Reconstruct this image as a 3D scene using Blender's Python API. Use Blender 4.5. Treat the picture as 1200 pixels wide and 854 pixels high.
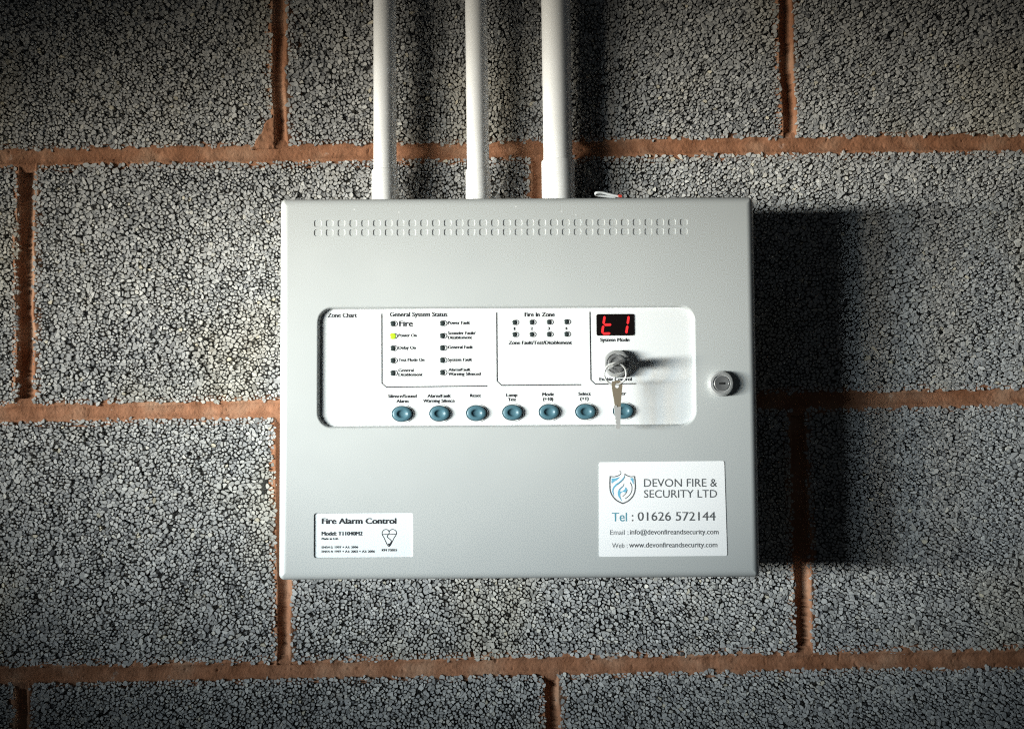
import bpy, bmesh, math, random
import numpy as np
from mathutils import Matrix, Vector
from mathutils.geometry import delaunay_2d_cdt

for o in list(bpy.data.objects):
    bpy.data.objects.remove(o)
SC = bpy.context.scene
COL = SC.collection
rad = math.radians
random.seed(7)

# ------------------------------------------------------------------ camera
CAM_POS = np.array([-0.0276, -0.9588, -0.0140])
CAM_PITCH, CAM_YAW, CAM_ROLL = rad(92.953), rad(-0.207), rad(-0.924)
HFOV = rad(50)
CAM_ROT = (Matrix.Rotation(CAM_YAW, 3, 'Z') @ Matrix.Rotation(CAM_PITCH, 3, 'X') @ Matrix.Rotation(CAM_ROLL, 3, 'Z'))
cam_d = bpy.data.cameras.new('camera')
cam = bpy.data.objects.new('camera', cam_d)
COL.objects.link(cam)
cam.matrix_world = Matrix.Translation(CAM_POS) @ CAM_ROT.to_4x4()
cam_d.sensor_fit = 'HORIZONTAL'
cam_d.angle = HFOV
cam_d.clip_start = 0.02
cam_d.clip_end = 50
SC.camera = cam

# ------------------------------------------------------------------ world (dim room) and lamps
world = bpy.data.worlds.new('World')
SC.world = world
world.use_nodes = True
bg = world.node_tree.nodes['Background']
bg.inputs[0].default_value = (0.80, 0.90, 1.0, 1)
bg.inputs[1].default_value = 0.019


def spot(name, pos, aim, power, color, radius, angle, blend):
    d = bpy.data.lights.new(name, 'SPOT')
    d.energy = power
    d.color = color
    d.shadow_soft_size = radius
    d.spot_size = rad(angle)
    d.spot_blend = blend
    o = bpy.data.objects.new(name, d)
    COL.objects.link(o)
    o.location = pos
    o.rotation_euler = (Vector(aim) - Vector(pos)).to_track_quat('-Z', 'Y').to_euler()
    return o


# added spots standing in for window light from the left, level with the panel
LA, LD = rad(57), 2.5
base = Vector((-0.03 - LD * math.sin(LA), -LD * math.cos(LA), 0.01))
side = Vector((math.cos(LA), -math.sin(LA), 0))
WARM, COOL = (1.0, 0.925, 0.77), (0.76, 0.91, 1.0)
LAMPS = [(-0.51, (-0.06, 0, 0.085), WARM, 175), (-0.31, (-0.06, 0, -0.015), COOL, 165), (-0.10, (-0.02, 0, 0.08), WARM, 145),
         (0.10, (0.01, 0, -0.025), COOL, 122), (0.31, (0.0, 0, 0.075), WARM, 68), (0.51, (0.05, 0, -0.03), COOL, 46)]
for du, aim, colr, pw in LAMPS:
    spot('stand_in_spot', base + side * du, aim, pw * 1.36, colr, 0.14, 13.7, 0.9)  # narrow soft cones shaped to darken the corners of the view

SC.view_settings.view_transform = 'Standard'
SC.view_settings.look = 'None'
SC.view_settings.exposure = 0.12
SC.view_settings.gamma = 1.0
SC.render.engine = 'CYCLES'


# ------------------------------------------------------------------ photo pixel -> point on a plane in front of the wall
FPX = 600 / math.tan(HFOV / 2)


def world_at(px, py, w):
    d = CAM_ROT @ Vector(((px - 600) / FPX, -(py - 427) / FPX, -1.0))
    t = (-w - CAM_POS[1]) / d.y
    return Vector(CAM_POS) + d * t


PANEL_D = 0.09
_c = [world_at(*q, PANEL_D) for q in ((328, 232), (884, 230), (892, 676), (325, 681))]
PCX = sum(c.x for c in _c) / 4
PCZ = sum(c.z for c in _c) / 4
PROT = rad(0.58)
PANEL_M = Matrix.Translation((PCX, 0, PCZ)) @ Matrix.Rotation(PROT, 4, 'Y')
PANEL_I = PANEL_M.inverted()


def loc(px, py, w=PANEL_D):
    p = PANEL_I @ world_at(px, py, w)
    return p.x, p.z


MM = 0.001
PXM = 0.00069  # metres per photo pixel at the panel's front


# ------------------------------------------------------------------ materials
def mat(name, color, rough=0.5, metal=0.0, emit=None, estr=0.0, spec=0.5, coat=0.0):
    m = bpy.data.materials.new(name)
    m.use_nodes = True
    b = m.node_tree.nodes['Principled BSDF']
    b.inputs['Base Color'].default_value = (*color, 1)
    b.inputs['Roughness'].default_value = rough
    b.inputs['Metallic'].default_value = metal
    b.inputs['Specular IOR Level'].default_value = spec
    b.inputs['Coat Weight'].default_value = coat
    if emit:
        b.inputs['Emission Color'].default_value = (*emit, 1)
        b.inputs['Emission Strength'].default_value = estr
    return m


def node(m, t, **kw):
    n = m.node_tree.nodes.new(t)
    for k, v in kw.items():
        if k in n.inputs:
            n.inputs[k].default_value = v
        else:
            setattr(n, k, v)
    return n


def link(m, a, b):
    m.node_tree.links.new(a, b)


def ramp(m, fac, stops):
    r = node(m, 'ShaderNodeValToRGB')
    el = r.color_ramp.elements
    while len(el) < len(stops):
        el.new(0.5)
    for e, (p, c) in zip(el, stops):
        e.position = p
        e.color = (*c, 1) if len(c) == 3 else c
    link(m, fac, r.inputs[0])
    return r.outputs[0]


def mixc(m, fac, a, b, mode='MIX'):
    n = node(m, 'ShaderNodeMix', data_type='RGBA', blend_type=mode)
    for sock, v in ((n.inputs[0], fac), (n.inputs[6], a), (n.inputs[7], b)):
        if hasattr(v, 'is_linked') or hasattr(v, 'links'):
            link(m, v, sock)
        else:
            sock.default_value = v if isinstance(v, (int, float)) else (*v, 1)
    return n.outputs[2]


def bump(m, height, strength, dist, target):
    b = node(m, 'ShaderNodeBump')
    b.inputs['Strength'].default_value = strength
    b.inputs['Distance'].default_value = dist
    link(m, height, b.inputs['Height'])
    link(m, b.outputs[0], target.inputs['Normal'])


def BS(m):
    return m.node_tree.nodes['Principled BSDF']


def noise(m, scale, detail=4, rough=0.5, coords='Object'):
    tc = node(m, 'ShaderNodeTexCoord')
    n = node(m, 'ShaderNodeTexNoise')
    n.inputs['Scale'].default_value = scale
    n.inputs['Detail'].default_value = detail
    n.inputs['Roughness'].default_value = rough
    link(m, tc.outputs[coords], n.inputs['Vector'])
    return n.outputs[0]


# aggregate blocks: each stone's own tone comes from the mesh attribute 'stone'
M_BLOCK = mat('aggregate_concrete', (0.4, 0.4, 0.4), 0.95, spec=0.12)
at = node(M_BLOCK, 'ShaderNodeAttribute', attribute_name='stone')
sep = node(M_BLOCK, 'ShaderNodeSeparateColor')
link(M_BLOCK, at.outputs['Color'], sep.inputs[0])
tone = ramp(M_BLOCK, sep.outputs[0], [(0.0, (0.16, 0.16, 0.165)), (0.2, (0.33, 0.33, 0.33)), (0.6, (0.455, 0.45, 0.437)), (0.93, (0.57, 0.56, 0.535)), (1.0, (0.62, 0.57, 0.46))])
nz = noise(M_BLOCK, 900, 3)
tone = mixc(M_BLOCK, 0.35, tone, ramp(M_BLOCK, nz, [(0.3, (0.55, 0.55, 0.55)), (0.7, (1, 1, 1))]), 'MULTIPLY')
stain = noise(M_BLOCK, 7, 3)
tone = mixc(M_BLOCK, ramp(M_BLOCK, stain, [(0.56, (0, 0, 0)), (0.75, (0.5, 0.5, 0.5))]), tone, (0.50, 0.44, 0.32), 'MIX')
link(M_BLOCK, tone, BS(M_BLOCK).inputs['Base Color'])
bump(M_BLOCK, nz, 0.35, 0.0004, BS(M_BLOCK))

M_CEMENT = mat('grey_cement_binder', (0.30, 0.295, 0.285), 0.95, spec=0.1)
cn = noise(M_CEMENT, 300, 4)
link(M_CEMENT, ramp(M_CEMENT, cn, [(0.3, (0.24, 0.235, 0.23)), (0.7, (0.36, 0.35, 0.335))]), BS(M_CEMENT).inputs['Base Color'])

M_MORTAR = mat('red_sand_mortar', (0.5, 0.25, 0.14), 0.92, spec=0.2)
n1 = noise(M_MORTAR, 28, 4)
n2 = noise(M_MORTAR, 420, 4, 0.65)
c = ramp(M_MORTAR, n1, [(0.3, (0.25, 0.108, 0.055)), (0.5, (0.32, 0.152, 0.085)), (0.72, (0.40, 0.24, 0.155))])
c = mixc(M_MORTAR, 0.6, c, ramp(M_MORTAR, n2, [(0.22, (0.45, 0.4, 0.37)), (0.42, (0.92, 0.92, 0.92)), (0.75, (1.15, 1.12, 1.1))]), 'MULTIPLY')
lime = noise(M_MORTAR, 60, 6, 0.7)
c = mixc(M_MORTAR, ramp(M_MORTAR, lime, [(0.64, (0, 0, 0)), (0.72, (0.6, 0.6, 0.6))]), c, (0.62, 0.52, 0.44))
link(M_MORTAR, c, BS(M_MORTAR).inputs['Base Color'])
bump(M_MORTAR, n2, 0.7, 0.0009, BS(M_MORTAR))

M_PAINT = mat('grey_powder_coat', (0.56, 0.58, 0.565), 0.42)
vo = node(M_PAINT, 'ShaderNodeTexVoronoi', voronoi_dimensions='2D')
vo.inputs['Scale'].default_value = 85
tcp = node(M_PAINT, 'ShaderNodeTexCoord')
flat_ = node(M_PAINT, 'ShaderNodeMapping')
flat_.inputs['Rotation'].default_value = (math.pi / 2, 0, 0)
link(M_PAINT, tcp.outputs['Object'], flat_.inputs['Vector'])
link(M_PAINT, flat_.outputs[0], vo.inputs['Vector'])
speck = ramp(M_PAINT, vo.outputs['Distance'], [(0.0, (1, 1, 1)), (0.07, (0, 0, 0))])
sepx = node(M_PAINT, 'ShaderNodeSeparateXYZ')
link(M_PAINT, tcp.outputs['Object'], sepx.inputs[0])
topm = node(M_PAINT, 'ShaderNodeMapRange')      # dust and chips gather towards the top edge
topm.inputs[1].default_value = 0.118
topm.inputs[2].default_value = 0.152
link(M_PAINT, sepx.outputs[2], topm.inputs[0])
rnd = node(M_PAINT, 'ShaderNodeSeparateColor')
link(M_PAINT, vo.outputs['Color'], rnd.inputs[0])
gt = node(M_PAINT, 'ShaderNodeMath', operation='GREATER_THAN')
gt.inputs[1].default_value = 0.88
link(M_PAINT, rnd.outputs[0], gt.inputs[0])
mu = node(M_PAINT, 'ShaderNodeMath', operation='MULTIPLY')
link(M_PAINT, gt.outputs[0], mu.inputs[0])
link(M_PAINT, topm.outputs[0], mu.inputs[1])
mu2 = node(M_PAINT, 'ShaderNodeMath', operation='MULTIPLY')
link(M_PAINT, mu.outputs[0], mu2.inputs[0])
link(M_PAINT, speck, mu2.inputs[1])
cloud = noise(M_PAINT, 9, 3)
pc = ramp(M_PAINT, cloud, [(0.3, (0.425, 0.440, 0.434)), (0.7, (0.452, 0.465, 0.456))])
pc = mixc(M_PAINT, mu2.outputs[0], pc, (0.9, 0.9, 0.88))
link(M_PAINT, pc, BS(M_PAINT).inputs['Base Color'])
peel = noise(M_PAINT, 1100, 2)
bump(M_PAINT, peel, 0.12, 0.0003, BS(M_PAINT))
rr = noise(M_PAINT, 40, 4)
link(M_PAINT, ramp(M_PAINT, rr, [(0.3, (0.36,) * 3), (0.7, (0.48,) * 3)]), BS(M_PAINT).inputs['Roughness'])

M_FASCIA = mat('white_polycarbonate', (0.73, 0.742, 0.738), 0.30)
fr = noise(M_FASCIA, 25, 4)
link(M_FASCIA, ramp(M_FASCIA, fr, [(0.3, (0.26,) * 3), (0.7, (0.36,) * 3)]), BS(M_FASCIA).inputs['Roughness'])
M_LABEL = mat('white_sticker_vinyl', (0.90, 0.90, 0.90), 0.35)
M_PLATE = mat('pale_label_plate', (0.72, 0.755, 0.765), 0.35)
M_INK = mat('black_ink', (0.018, 0.018, 0.022), 0.5)
M_GREYINK = mat('grey_ink', (0.10, 0.105, 0.11), 0.5)
M_PALEINK = mat('pale_grey_ink', (0.20, 0.21, 0.22), 0.5)
M_TEAL_INK = mat('teal_ink', (0.10, 0.30, 0.38), 0.5)
M_BLUE_INK = mat('blue_ink', (0.16, 0.45, 0.62), 0.5)
M_BUTTON = mat('teal_rubber', (0.058, 0.135, 0.170), 0.42)
M_LED = mat('dark_led_lens', (0.035, 0.045, 0.045), 0.25)
M_BEZEL = mat('black_bezel', (0.03, 0.03, 0.035), 0.4)
M_LEDON = mat('lit_green_led', (0.12, 0.25, 0.02), 0.3, emit=(0.58, 0.92, 0.02), estr=0.9)
M_DISP = mat('display_window', (0.006, 0.004, 0.004), 0.15)
M_SEG = mat('lit_red_segment', (0.5, 0.02, 0.02), 0.4, emit=(1.0, 0.02, 0.03), estr=0.75)
M_CHROME = mat('nickel_plated_metal', (0.70, 0.69, 0.67), 0.22, 0.85)
M_COLLAR = mat('brushed_nickel_collar', (0.60, 0.60, 0.59), 0.28, 0.55)
M_STEEL = mat('dull_steel', (0.36, 0.36, 0.36), 0.38, 0.75)
M_BRASS = mat('brown_key_metal', (0.27, 0.22, 0.155), 0.45, 0.35)  # even brown tone for the hanging key's bow
M_BLADE = mat('pale_nickel_blade', (0.52, 0.51, 0.49), 0.35, 0.3)
M_HOLE = mat('dark_slot', (0.012, 0.012, 0.012), 0.6)
M_PVC = mat('white_pvc', (0.80, 0.80, 0.79), 0.32)
pn = noise(M_PVC, 18, 4)
link(M_PVC, ramp(M_PVC, pn, [(0.3, (0.76, 0.755, 0.74)), (0.7, (0.83, 0.83, 0.825))]), BS(M_PVC).inputs['Base Color'])
bump(M_PVC, noise(M_PVC, 300, 2), 0.06, 0.0005, BS(M_PVC))
M_WIRE = mat('grey_cable_sheath', (0.55, 0.57, 0.58), 0.4)
M_RED = mat('red_plastic', (0.55, 0.06, 0.04), 0.4)


# ------------------------------------------------------------------ object helpers
def obj(name, me, m=None, parent=None):
    if isinstance(me, bmesh.types.BMesh):
        bm = me
        me = bpy.data.meshes.new(name)
        bm.to_mesh(me)
        bm.free()
    if m is not None and not me.materials:
        me.materials.append(m)
    o = bpy.data.objects.new(name, me)
    COL.objects.link(o)
    o.parent = parent
    return o


def empty(name, loc_=(0, 0, 0), parent=None):
    o = bpy.data.objects.new(name, None)
    o.empty_display_size = 0.02
    COL.objects.link(o)
    o.location = loc_
    o.parent = parent
    return o


def tag(o, label=None, cat=None, group=None, kind=None):
    for k, v in (('label', label), ('category', cat), ('group', group), ('kind', kind)):
        if v:
            o[k] = v
    return o


def smooth(me, on=True, angle=None):
    for p in me.polygons:
        p.use_smooth = on
    if angle is not None:
        me.set_sharp_from_angle(angle=rad(angle))


def flat_mesh(name, verts2, faces, w, thick=0.0):
    """(u, v) outline faces laid at height w above the wall, optionally a slab `thick` deep."""
    bm = bmesh.new()
    vs = [bm.verts.new((u, -w, v)) for u, v in verts2]
    for f in faces:
        try:
            fc = bm.faces.new([vs[i] for i in f])
        except ValueError:
            continue
        fc.normal_update()
        if fc.normal.y > 0:
            fc.normal_flip()
    if thick:
        r = bmesh.ops.extrude_face_region(bm, geom=bm.faces[:])
        nv = [g for g in r['geom'] if isinstance(g, bmesh.types.BMVert)]
        bmesh.ops.translate(bm, verts=nv, vec=(0, thick, 0))
        bmesh.ops.recalc_face_normals(bm, faces=bm.faces[:])
    return bm


def fill_loops(loops):
    """triangles of an outline with holes (lengths scaled up for the triangulator)"""
    vs, es = [], []
    for l in loops:
        b0 = len(vs)
        vs += [Vector((u * 100, v * 100)) for u, v in l]
        es += [(b0 + i, b0 + (i + 1) % len(l)) for i in range(len(l))]
    ov, oe, of, *_ = delaunay_2d_cdt(vs, es, [], 0, 1e-6)
    pts = [(p.x / 100, p.y / 100) for p in ov]
    E0 = np.array([l[i] for l in loops for i in range(len(l))])
    E1 = np.array([l[(i + 1) % len(l)] for l in loops for i in range(len(l))])
    keep = []
    for f in of:        # even-odd rule: inside the outline, outside the holes
        cx = sum(pts[i][0] for i in f) / len(f)
        cy = sum(pts[i][1] for i in f) / len(f)
        cross = (E0[:, 1] > cy) != (E1[:, 1] > cy)
        a, b = E0[cross], E1[cross]
        xi = a[:, 0] + (cy - a[:, 1]) / (b[:, 1] - a[:, 1]) * (b[:, 0] - a[:, 0])
        if (xi > cx).sum() % 2:
            keep.append(tuple(f))
    return pts, keep


def poly_bm(loops, w, thick=0.0):
    """Outer loop + hole loops of (u, v)."""
    pts, tris = fill_loops(loops)
    return flat_mesh('p', pts, tris, w, thick)


def rrect(u0, v0, u1, v1, r, n=6):
    pts = []
    for cx, cy, a0 in ((u1 - r, v1 - r, 0), (u0 + r, v1 - r, 90), (u0 + r, v0 + r, 180), (u1 - r, v0 + r, 270)):
        for k in range(n + 1):
            a = rad(a0 + 90 * k / n)
            pts.append((cx + r * math.cos(a), cy + r * math.sin(a)))
    return pts


def loft(loops, closed_cap=False, flip=False):
    """loops: lists of (x, y, z) of equal length, joined ring to ring."""
    bm = bmesh.new()
    rings = [[bm.verts.new(p) for p in l] for l in loops]
    n = len(rings[0])
    for a, b in zip(rings, rings[1:]):
        for i in range(n):
            j = (i + 1) % n
            bm.faces.new((a[i], a[j], b[j], b[i]))
    if closed_cap:
        bm.faces.new(rings[-1])
    if flip:
        bmesh.ops.reverse_faces(bm, faces=bm.faces[:])
    return bm


def lathe(profile, u, v, n=32, sx=1.0, sz=1.0, rot=0.0):
    """profile of (radius, w); axis points out of the wall at (u, v)."""
    loops = []
    for r, w in profile:
        loops.append([(u + sx * r * math.cos(2 * math.pi * k / n + rot), -w, v + sz * r * math.sin(2 * math.pi * k / n + rot)) for k in range(n)])
    bm = loft(loops)
    if profile[-1][0] > 0:
        bm.verts.ensure_lookup_table()
        bm.faces.new(bm.verts[-n:])
    bmesh.ops.remove_doubles(bm, verts=bm.verts[:], dist=1e-7)
    bmesh.ops.recalc_face_normals(bm, faces=bm.faces[:])
    return bm


def stroke(pts, width, w, thick=0.00008, closed=False):
    """Flat printed line of constant or tapering width along (u, v) points."""
    n = len(pts)
    ws = width if isinstance(width, (list, tuple)) else [width] * n
    L, R = [], []
    for i in range(n):
        if closed:
            a, b = pts[i - 1], pts[(i + 1) % n]
        else:
            a, b = pts[max(i - 1, 0)], pts[min(i + 1, n - 1)]
        dx, dy = b[0] - a[0], b[1] - a[1]
        l = math.hypot(dx, dy) or 1
        nx, ny = -dy / l, dx / l
        L.append((pts[i][0] + nx * ws[i] / 2, pts[i][1] + ny * ws[i] / 2))
        R.append((pts[i][0] - nx * ws[i] / 2, pts[i][1] - ny * ws[i] / 2))
    faces = []
    for i in range(n if closed else n - 1):
        j = (i + 1) % n
        faces.append((i, j, n + j, n + i))
    return flat_mesh('s', L + R, faces, w, thick)


def spline(pts, k=8):
    """Catmull-Rom through points."""
    out = []
    P = [pts[0]] + list(pts) + [pts[-1]]
    for i in range(1, len(P) - 2):
        p0, p1, p2, p3 = P[i - 1], P[i], P[i + 1], P[i + 2]
        for s in range(k):
            t = s / k
            out.append(tuple(0.5 * (2 * b + (c - a) * t + (2 * a - 5 * b + 4 * c - d) * t * t + (3 * b - a - 3 * c + d) * t ** 3)
                             for a, b, c, d in zip(p0, p1, p2, p3)))
    out.append(tuple(pts[-1]))
    return out


def tube(pts, r, n=8, closed=False):
    """Round tube along 3-D points."""
    P = [Vector(p) for p in pts]
    loops = []
    up = Vector((0.3, 1, 0.2)).normalized()
    m = len(P)
    for i in range(m):
        a = P[i - 1] if (i or closed) else P[i]
        b = P[(i + 1) % m] if (i < m - 1 or closed) else P[i]
        t = (b - a).normalized()
        s = t.cross(up).normalized()
        q = s.cross(t)
        rr = r[i] if isinstance(r, (list, tuple)) else r
        loops.append([tuple(P[i] + (s * math.cos(2 * math.pi * k / n) + q * math.sin(2 * math.pi * k / n)) * rr) for k in range(n)])
    if closed:
        loops.append(loops[0])
    bm = loft(loops)
    if closed:
        bmesh.ops.remove_doubles(bm, verts=bm.verts[:], dist=1e-7)
    else:
        bm.verts.ensure_lookup_table()
        bm.faces.new(bm.verts[:n])
        bm.faces.new(bm.verts[-n:])
    bmesh.ops.recalc_face_normals(bm, faces=bm.faces[:])
    return bm


def lettering(text, x0, x1, ybase, cap, w, m, parent, bold=0.0, shear=0.0, xh=1.10):
    """Printed words fitted between photo columns x0..x1 with cap height in photo pixels."""
    cu = bpy.data.curves.new('lettering', 'FONT')
    cu.body = text
    cu.size = 1.0
    cu.resolution_u = 3
    cu.shear = shear
    tmp = bpy.data.objects.new('tmp', cu)
    COL.objects.link(tmp)
    bpy.context.view_layer.update()
    dg = bpy.context.evaluated_depsgraph_get()
    me = bpy.data.meshes.new_from_object(tmp.evaluated_get(dg), depsgraph=dg)
    bpy.data.objects.remove(tmp)
    bpy.data.curves.remove(cu)
    n = len(me.vertices)
    co = np.zeros(n * 3)
    me.vertices.foreach_get('co', co)
    co = co.reshape(-1, 3)
    a = loc(x0, ybase, w)
    b = loc(x1, ybase, w)
    t = loc(x0, ybase - cap, w)
    lo, hi = co[:, 0].min(), co[:, 0].max()
    sx = (b[0] - a[0]) / (hi - lo)
    sz = (t[1] - a[1]) / CAPH
    if xh != 1.0:       # taller lower case, as in humanist sign lettering
        y = co[:, 1]
        co[:, 1] = np.where(y <= 0, y, np.where(y < XH, y * xh, XH * xh + (y - XH) * (CAPH - XH * xh) / (CAPH - XH)))
    out = np.zeros_like(co)
    s = (co[:, 0] - lo) * sx
    out[:, 0] = a[0] + s
    out[:, 1] = -w
    out[:, 2] = a[1] + co[:, 1] * sz + s * (b[1] - a[1]) / (b[0] - a[0]) * 0.5
    me.vertices.foreach_set('co', out.ravel())
    me.update()
    if me.polygons and sum(p.normal.y * p.area for p in me.polygons) > 0:
        me.flip_normals()
    if bold:            # heavier strokes: the word printed again with a hair's shift
        b_ = bmesh.new()
        b_.from_mesh(me)
        for k, (dx, dz) in enumerate(((-bold, 0), (bold, 0), (0, bold * 0.6))):
            n0 = len(b_.verts)
            b_.from_mesh(me)
            b_.verts.ensure_lookup_table()
            bmesh.ops.translate(b_, verts=b_.verts[n0:], vec=(dx * PXM, 0.000012 * (k + 1), dz * PXM))
        b_.to_mesh(me)
        b_.free()
    return obj('lettering', me, m, parent)


# cap height of the built-in font
_cu = bpy.data.curves.new('cap', 'FONT')
_cu.body = 'H'
CAPS = []
_t = bpy.data.objects.new('cap', _cu)
COL.objects.link(_t)
bpy.context.view_layer.update()
_dg = bpy.context.evaluated_depsgraph_get()
_me = bpy.data.meshes.new_from_object(_t.evaluated_get(_dg), depsgraph=_dg)
CAPH = max(v.co.y for v in _me.vertices)
XH = 0.64 * CAPH
bpy.data.objects.remove(_t)
bpy.data.meshes.remove(_me)
bpy.data.curves.remove(_cu)

# ------------------------------------------------------------------ wall of aggregate blocks
rng = np.random.default_rng(11)


def vnoise(x, z, scale, seed):
    """smooth value noise, 0..1"""
    X = x / scale + 1000.0
    Z = z / scale + 1000.0
    xi, zi = np.floor(X).astype(np.int64), np.floor(Z).astype(np.int64)
    fx, fz = X - xi, Z - zi
    fx = fx * fx * (3 - 2 * fx)
    fz = fz * fz * (3 - 2 * fz)

    def h(a, b):
        n = (a * 374761393 + b * 668265263 + seed * 974634777) & 0x7fffffff
        n = ((n ^ (n >> 13)) * 1274126177) & 0x7fffffff
        return ((n ^ (n >> 16)) & 0xffff) / 65535.0
    return (h(xi, zi) * (1 - fx) + h(xi + 1, zi) * fx) * (1 - fz) + (h(xi, zi + 1) * (1 - fx) + h(xi + 1, zi + 1) * fx) * fz


def hgrid(a, b, seed):
    n = (a * 374761393 + b * 668265263 + seed * 974634777) & 0x7fffffff
    n = ((n ^ (n >> 13)) * 1274126177) & 0x7fffffff
    n = ((n ^ (n >> 15)) * 1103515245) & 0x7fffffff
    return ((n >> 7) & 0xffff) / 65535.0


CELL = 0.0027
FX0, FX1, FZ0, FZ1 = -0.50, 0.455, -0.295, 0.375      # what the photograph shows, with a margin
HID = (-0.155, 0.118, -0.095, 0.118)                   # wall well behind the panel


def packed_stones(x0, x1, z0, z1, seed, bias):
    """one mesh of tightly packed flat-topped stones with deep gaps (Voronoi cells, each its own solid)"""
    r = np.random.default_rng(seed)

    def jit(c):
        gx = np.arange(x0 - 3 * c, x1 + 3 * c, c)
        gz = np.arange(z0 - 3 * c, z1 + 3 * c, c)
        X, Z = np.meshgrid(gx, gz)
        p = np.stack([X.ravel(), Z.ravel()], 1)
        return p + (r.random(p.shape) - 0.5) * c * 0.92
    a = jit(CELL)
    # patches of finer and coarser grading
    a = a[r.random(len(a)) > 0.10 + 0.30 * vnoise(a[:, 0], a[:, 1], 0.03, seed) ** 2]
    b = jit(CELL * 2.2)

    def infine(p):
        f = (p[:, 0] > FX0) & (p[:, 0] < FX1) & (p[:, 1] > FZ0) & (p[:, 1] < FZ1)
        h = (p[:, 0] > HID[0]) & (p[:, 0] < HID[1]) & (p[:, 1] > HID[2]) & (p[:, 1] < HID[3])
        return f & ~h
    p = np.concatenate([a[infine(a)], b[~infine(b)]])
    # clusters: pull stones slightly along a flow so the packing is not even
    ov, oe, of, *_ = delaunay_2d_cdt([Vector((u * 100, v * 100)) for u, v in p], [], [], 0, 1e-5)
    P = np.array([(v.x, v.y) for v in ov]) / 100
    T = np.array([f for f in of if len(f) == 3])
    A, B, C = P[T[:, 0]], P[T[:, 1]], P[T[:, 2]]
    D = 2 * (A[:, 0] * (B[:, 1] - C[:, 1]) + B[:, 0] * (C[:, 1] - A[:, 1]) + C[:, 0] * (A[:, 1] - B[:, 1]))
    D = np.where(np.abs(D) < 1e-14, 1e-14, D)
    a2, b2, c2 = (A ** 2).sum(1), (B ** 2).sum(1), (C ** 2).sum(1)
    cc = np.stack([(a2 * (B[:, 1] - C[:, 1]) + b2 * (C[:, 1] - A[:, 1]) + c2 * (A[:, 1] - B[:, 1])) / D,
                   (a2 * (C[:, 0] - B[:, 0]) + b2 * (A[:, 0] - C[:, 0]) + c2 * (B[:, 0] - A[:, 0])) / D], 1)
    v = T.ravel()
    t = np.repeat(np.arange(len(T)), 3)
    d = cc[t] - P[v]
    lim = np.where(infine(P), CELL * 1.25, CELL * 2.6)[v]
    l = np.maximum(np.hypot(d[:, 0], d[:, 1]), 1e-9)
    d = d * np.minimum(1, lim / l)[:, None]
    inside = (P[:, 0] > x0 + 0.0006) & (P[:, 0] < x1 - 0.0006) & (P[:, 1] > z0 + 0.0006) & (P[:, 1] < z1 - 0.0006)
    inside &= r.random(len(P)) > 0.007
    ok = inside[v]
    v, d = v[ok], d[ok]
    order = np.lexsort((-np.arctan2(d[:, 1], d[:, 0]), v))
    v, d = v[order], d[order]
    ids, start, cnt = np.unique(v, return_index=True, return_counts=True)
    good = cnt >= 4
    keep = np.repeat(good, cnt)
    v, d = v[keep], d[keep]
    ids, start, cnt = np.unique(v, return_index=True, return_counts=True)
    st = np.repeat(np.arange(len(ids)), cnt)            # stone of each corner
    K = len(v)
    cen = P[ids] + r.normal(0, 0.00020, (len(ids), 2))
    # uneven corners, a random stretch, then rounded off (corner cutting)
    d = d * np.clip(1 + r.normal(0, 0.13, K), 0.62, 1.3)[:, None]
    an = r.random(len(ids)) * np.pi
    ax_ = np.stack([np.cos(an), np.sin(an)], 1)[st]
    d = d + ax_ * ((d * ax_).sum(1) * np.clip(r.normal(0.0, 0.16, len(ids)), -0.3, 0.35)[st])[:, None]
    nx_ = np.arange(K) + 1
    nx_[start + cnt - 1] = start
    d2 = np.zeros((2 * K, 2))
    d2[0::2] = d * 0.72 + d[nx_] * 0.28
    d2[1::2] = d * 0.28 + d[nx_] * 0.72
    d, K, cnt, start = d2, 2 * K, cnt * 2, start * 2
    st = np.repeat(np.arange(len(ids)), cnt)
    rad_ = np.add.reduceat(np.hypot(d[:, 0], d[:, 1]), start) / cnt
    gap = 0.00018 + 0.00050 * r.random(len(ids)) + 0.0006 * vnoise(cen[:, 0], cen[:, 1], 0.012, seed + 3)
    sc_o = np.clip(1 - gap / 2 / rad_ * 1.15, 0.55, 0.95)
    ytop = 0.0001 + 0.0017 * r.random(len(ids)) ** 2 + 0.0020 * (r.random(len(ids)) > 0.95) + (vnoise(cen[:, 0], cen[:, 1], 0.04, seed + 5) - 0.5) * 0.0008
    tl = r.normal(0, 0.12, (len(ids), 2))
    base2 = cen[st]
    o = d * sc_o[st][:, None]
    rise = (tl[st] * o).sum(1)
    co = np.zeros((2 * K, 3))
    for q, (f_, yy) in enumerate(((1.0, ytop[st] + rise), (0.92, np.full(K, 0.0068)))):
        co[q * K:(q + 1) * K, [0, 2]] = base2 + o * f_
        co[q * K:(q + 1) * K, 1] = yy
    nxt = np.arange(K) + 1
    ends = start + cnt - 1
    nxt[ends] = start
    i0 = np.arange(K)
    quads = np.stack([i0, nxt, nxt + K, i0 + K], 1)
    loops = np.concatenate([i0, quads[:, ::-1].ravel()])
    tot = np.concatenate([cnt, np.full(K, 4)])
    me = bpy.data.meshes.new('aggregate')
    me.vertices.add(2 * K)
    me.loops.add(len(loops))
    me.loops.foreach_set('vertex_index', loops.astype(np.int32))
    me.polygons.add(len(tot))
    me.polygons.foreach_set('loop_start', np.concatenate([[0], np.cumsum(tot)[:-1]]).astype(np.int32))
    me.polygons.foreach_set('loop_total', tot.astype(np.int32))
    me.polygons.foreach_set('use_smooth', np.zeros(len(tot), dtype=bool))
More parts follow.
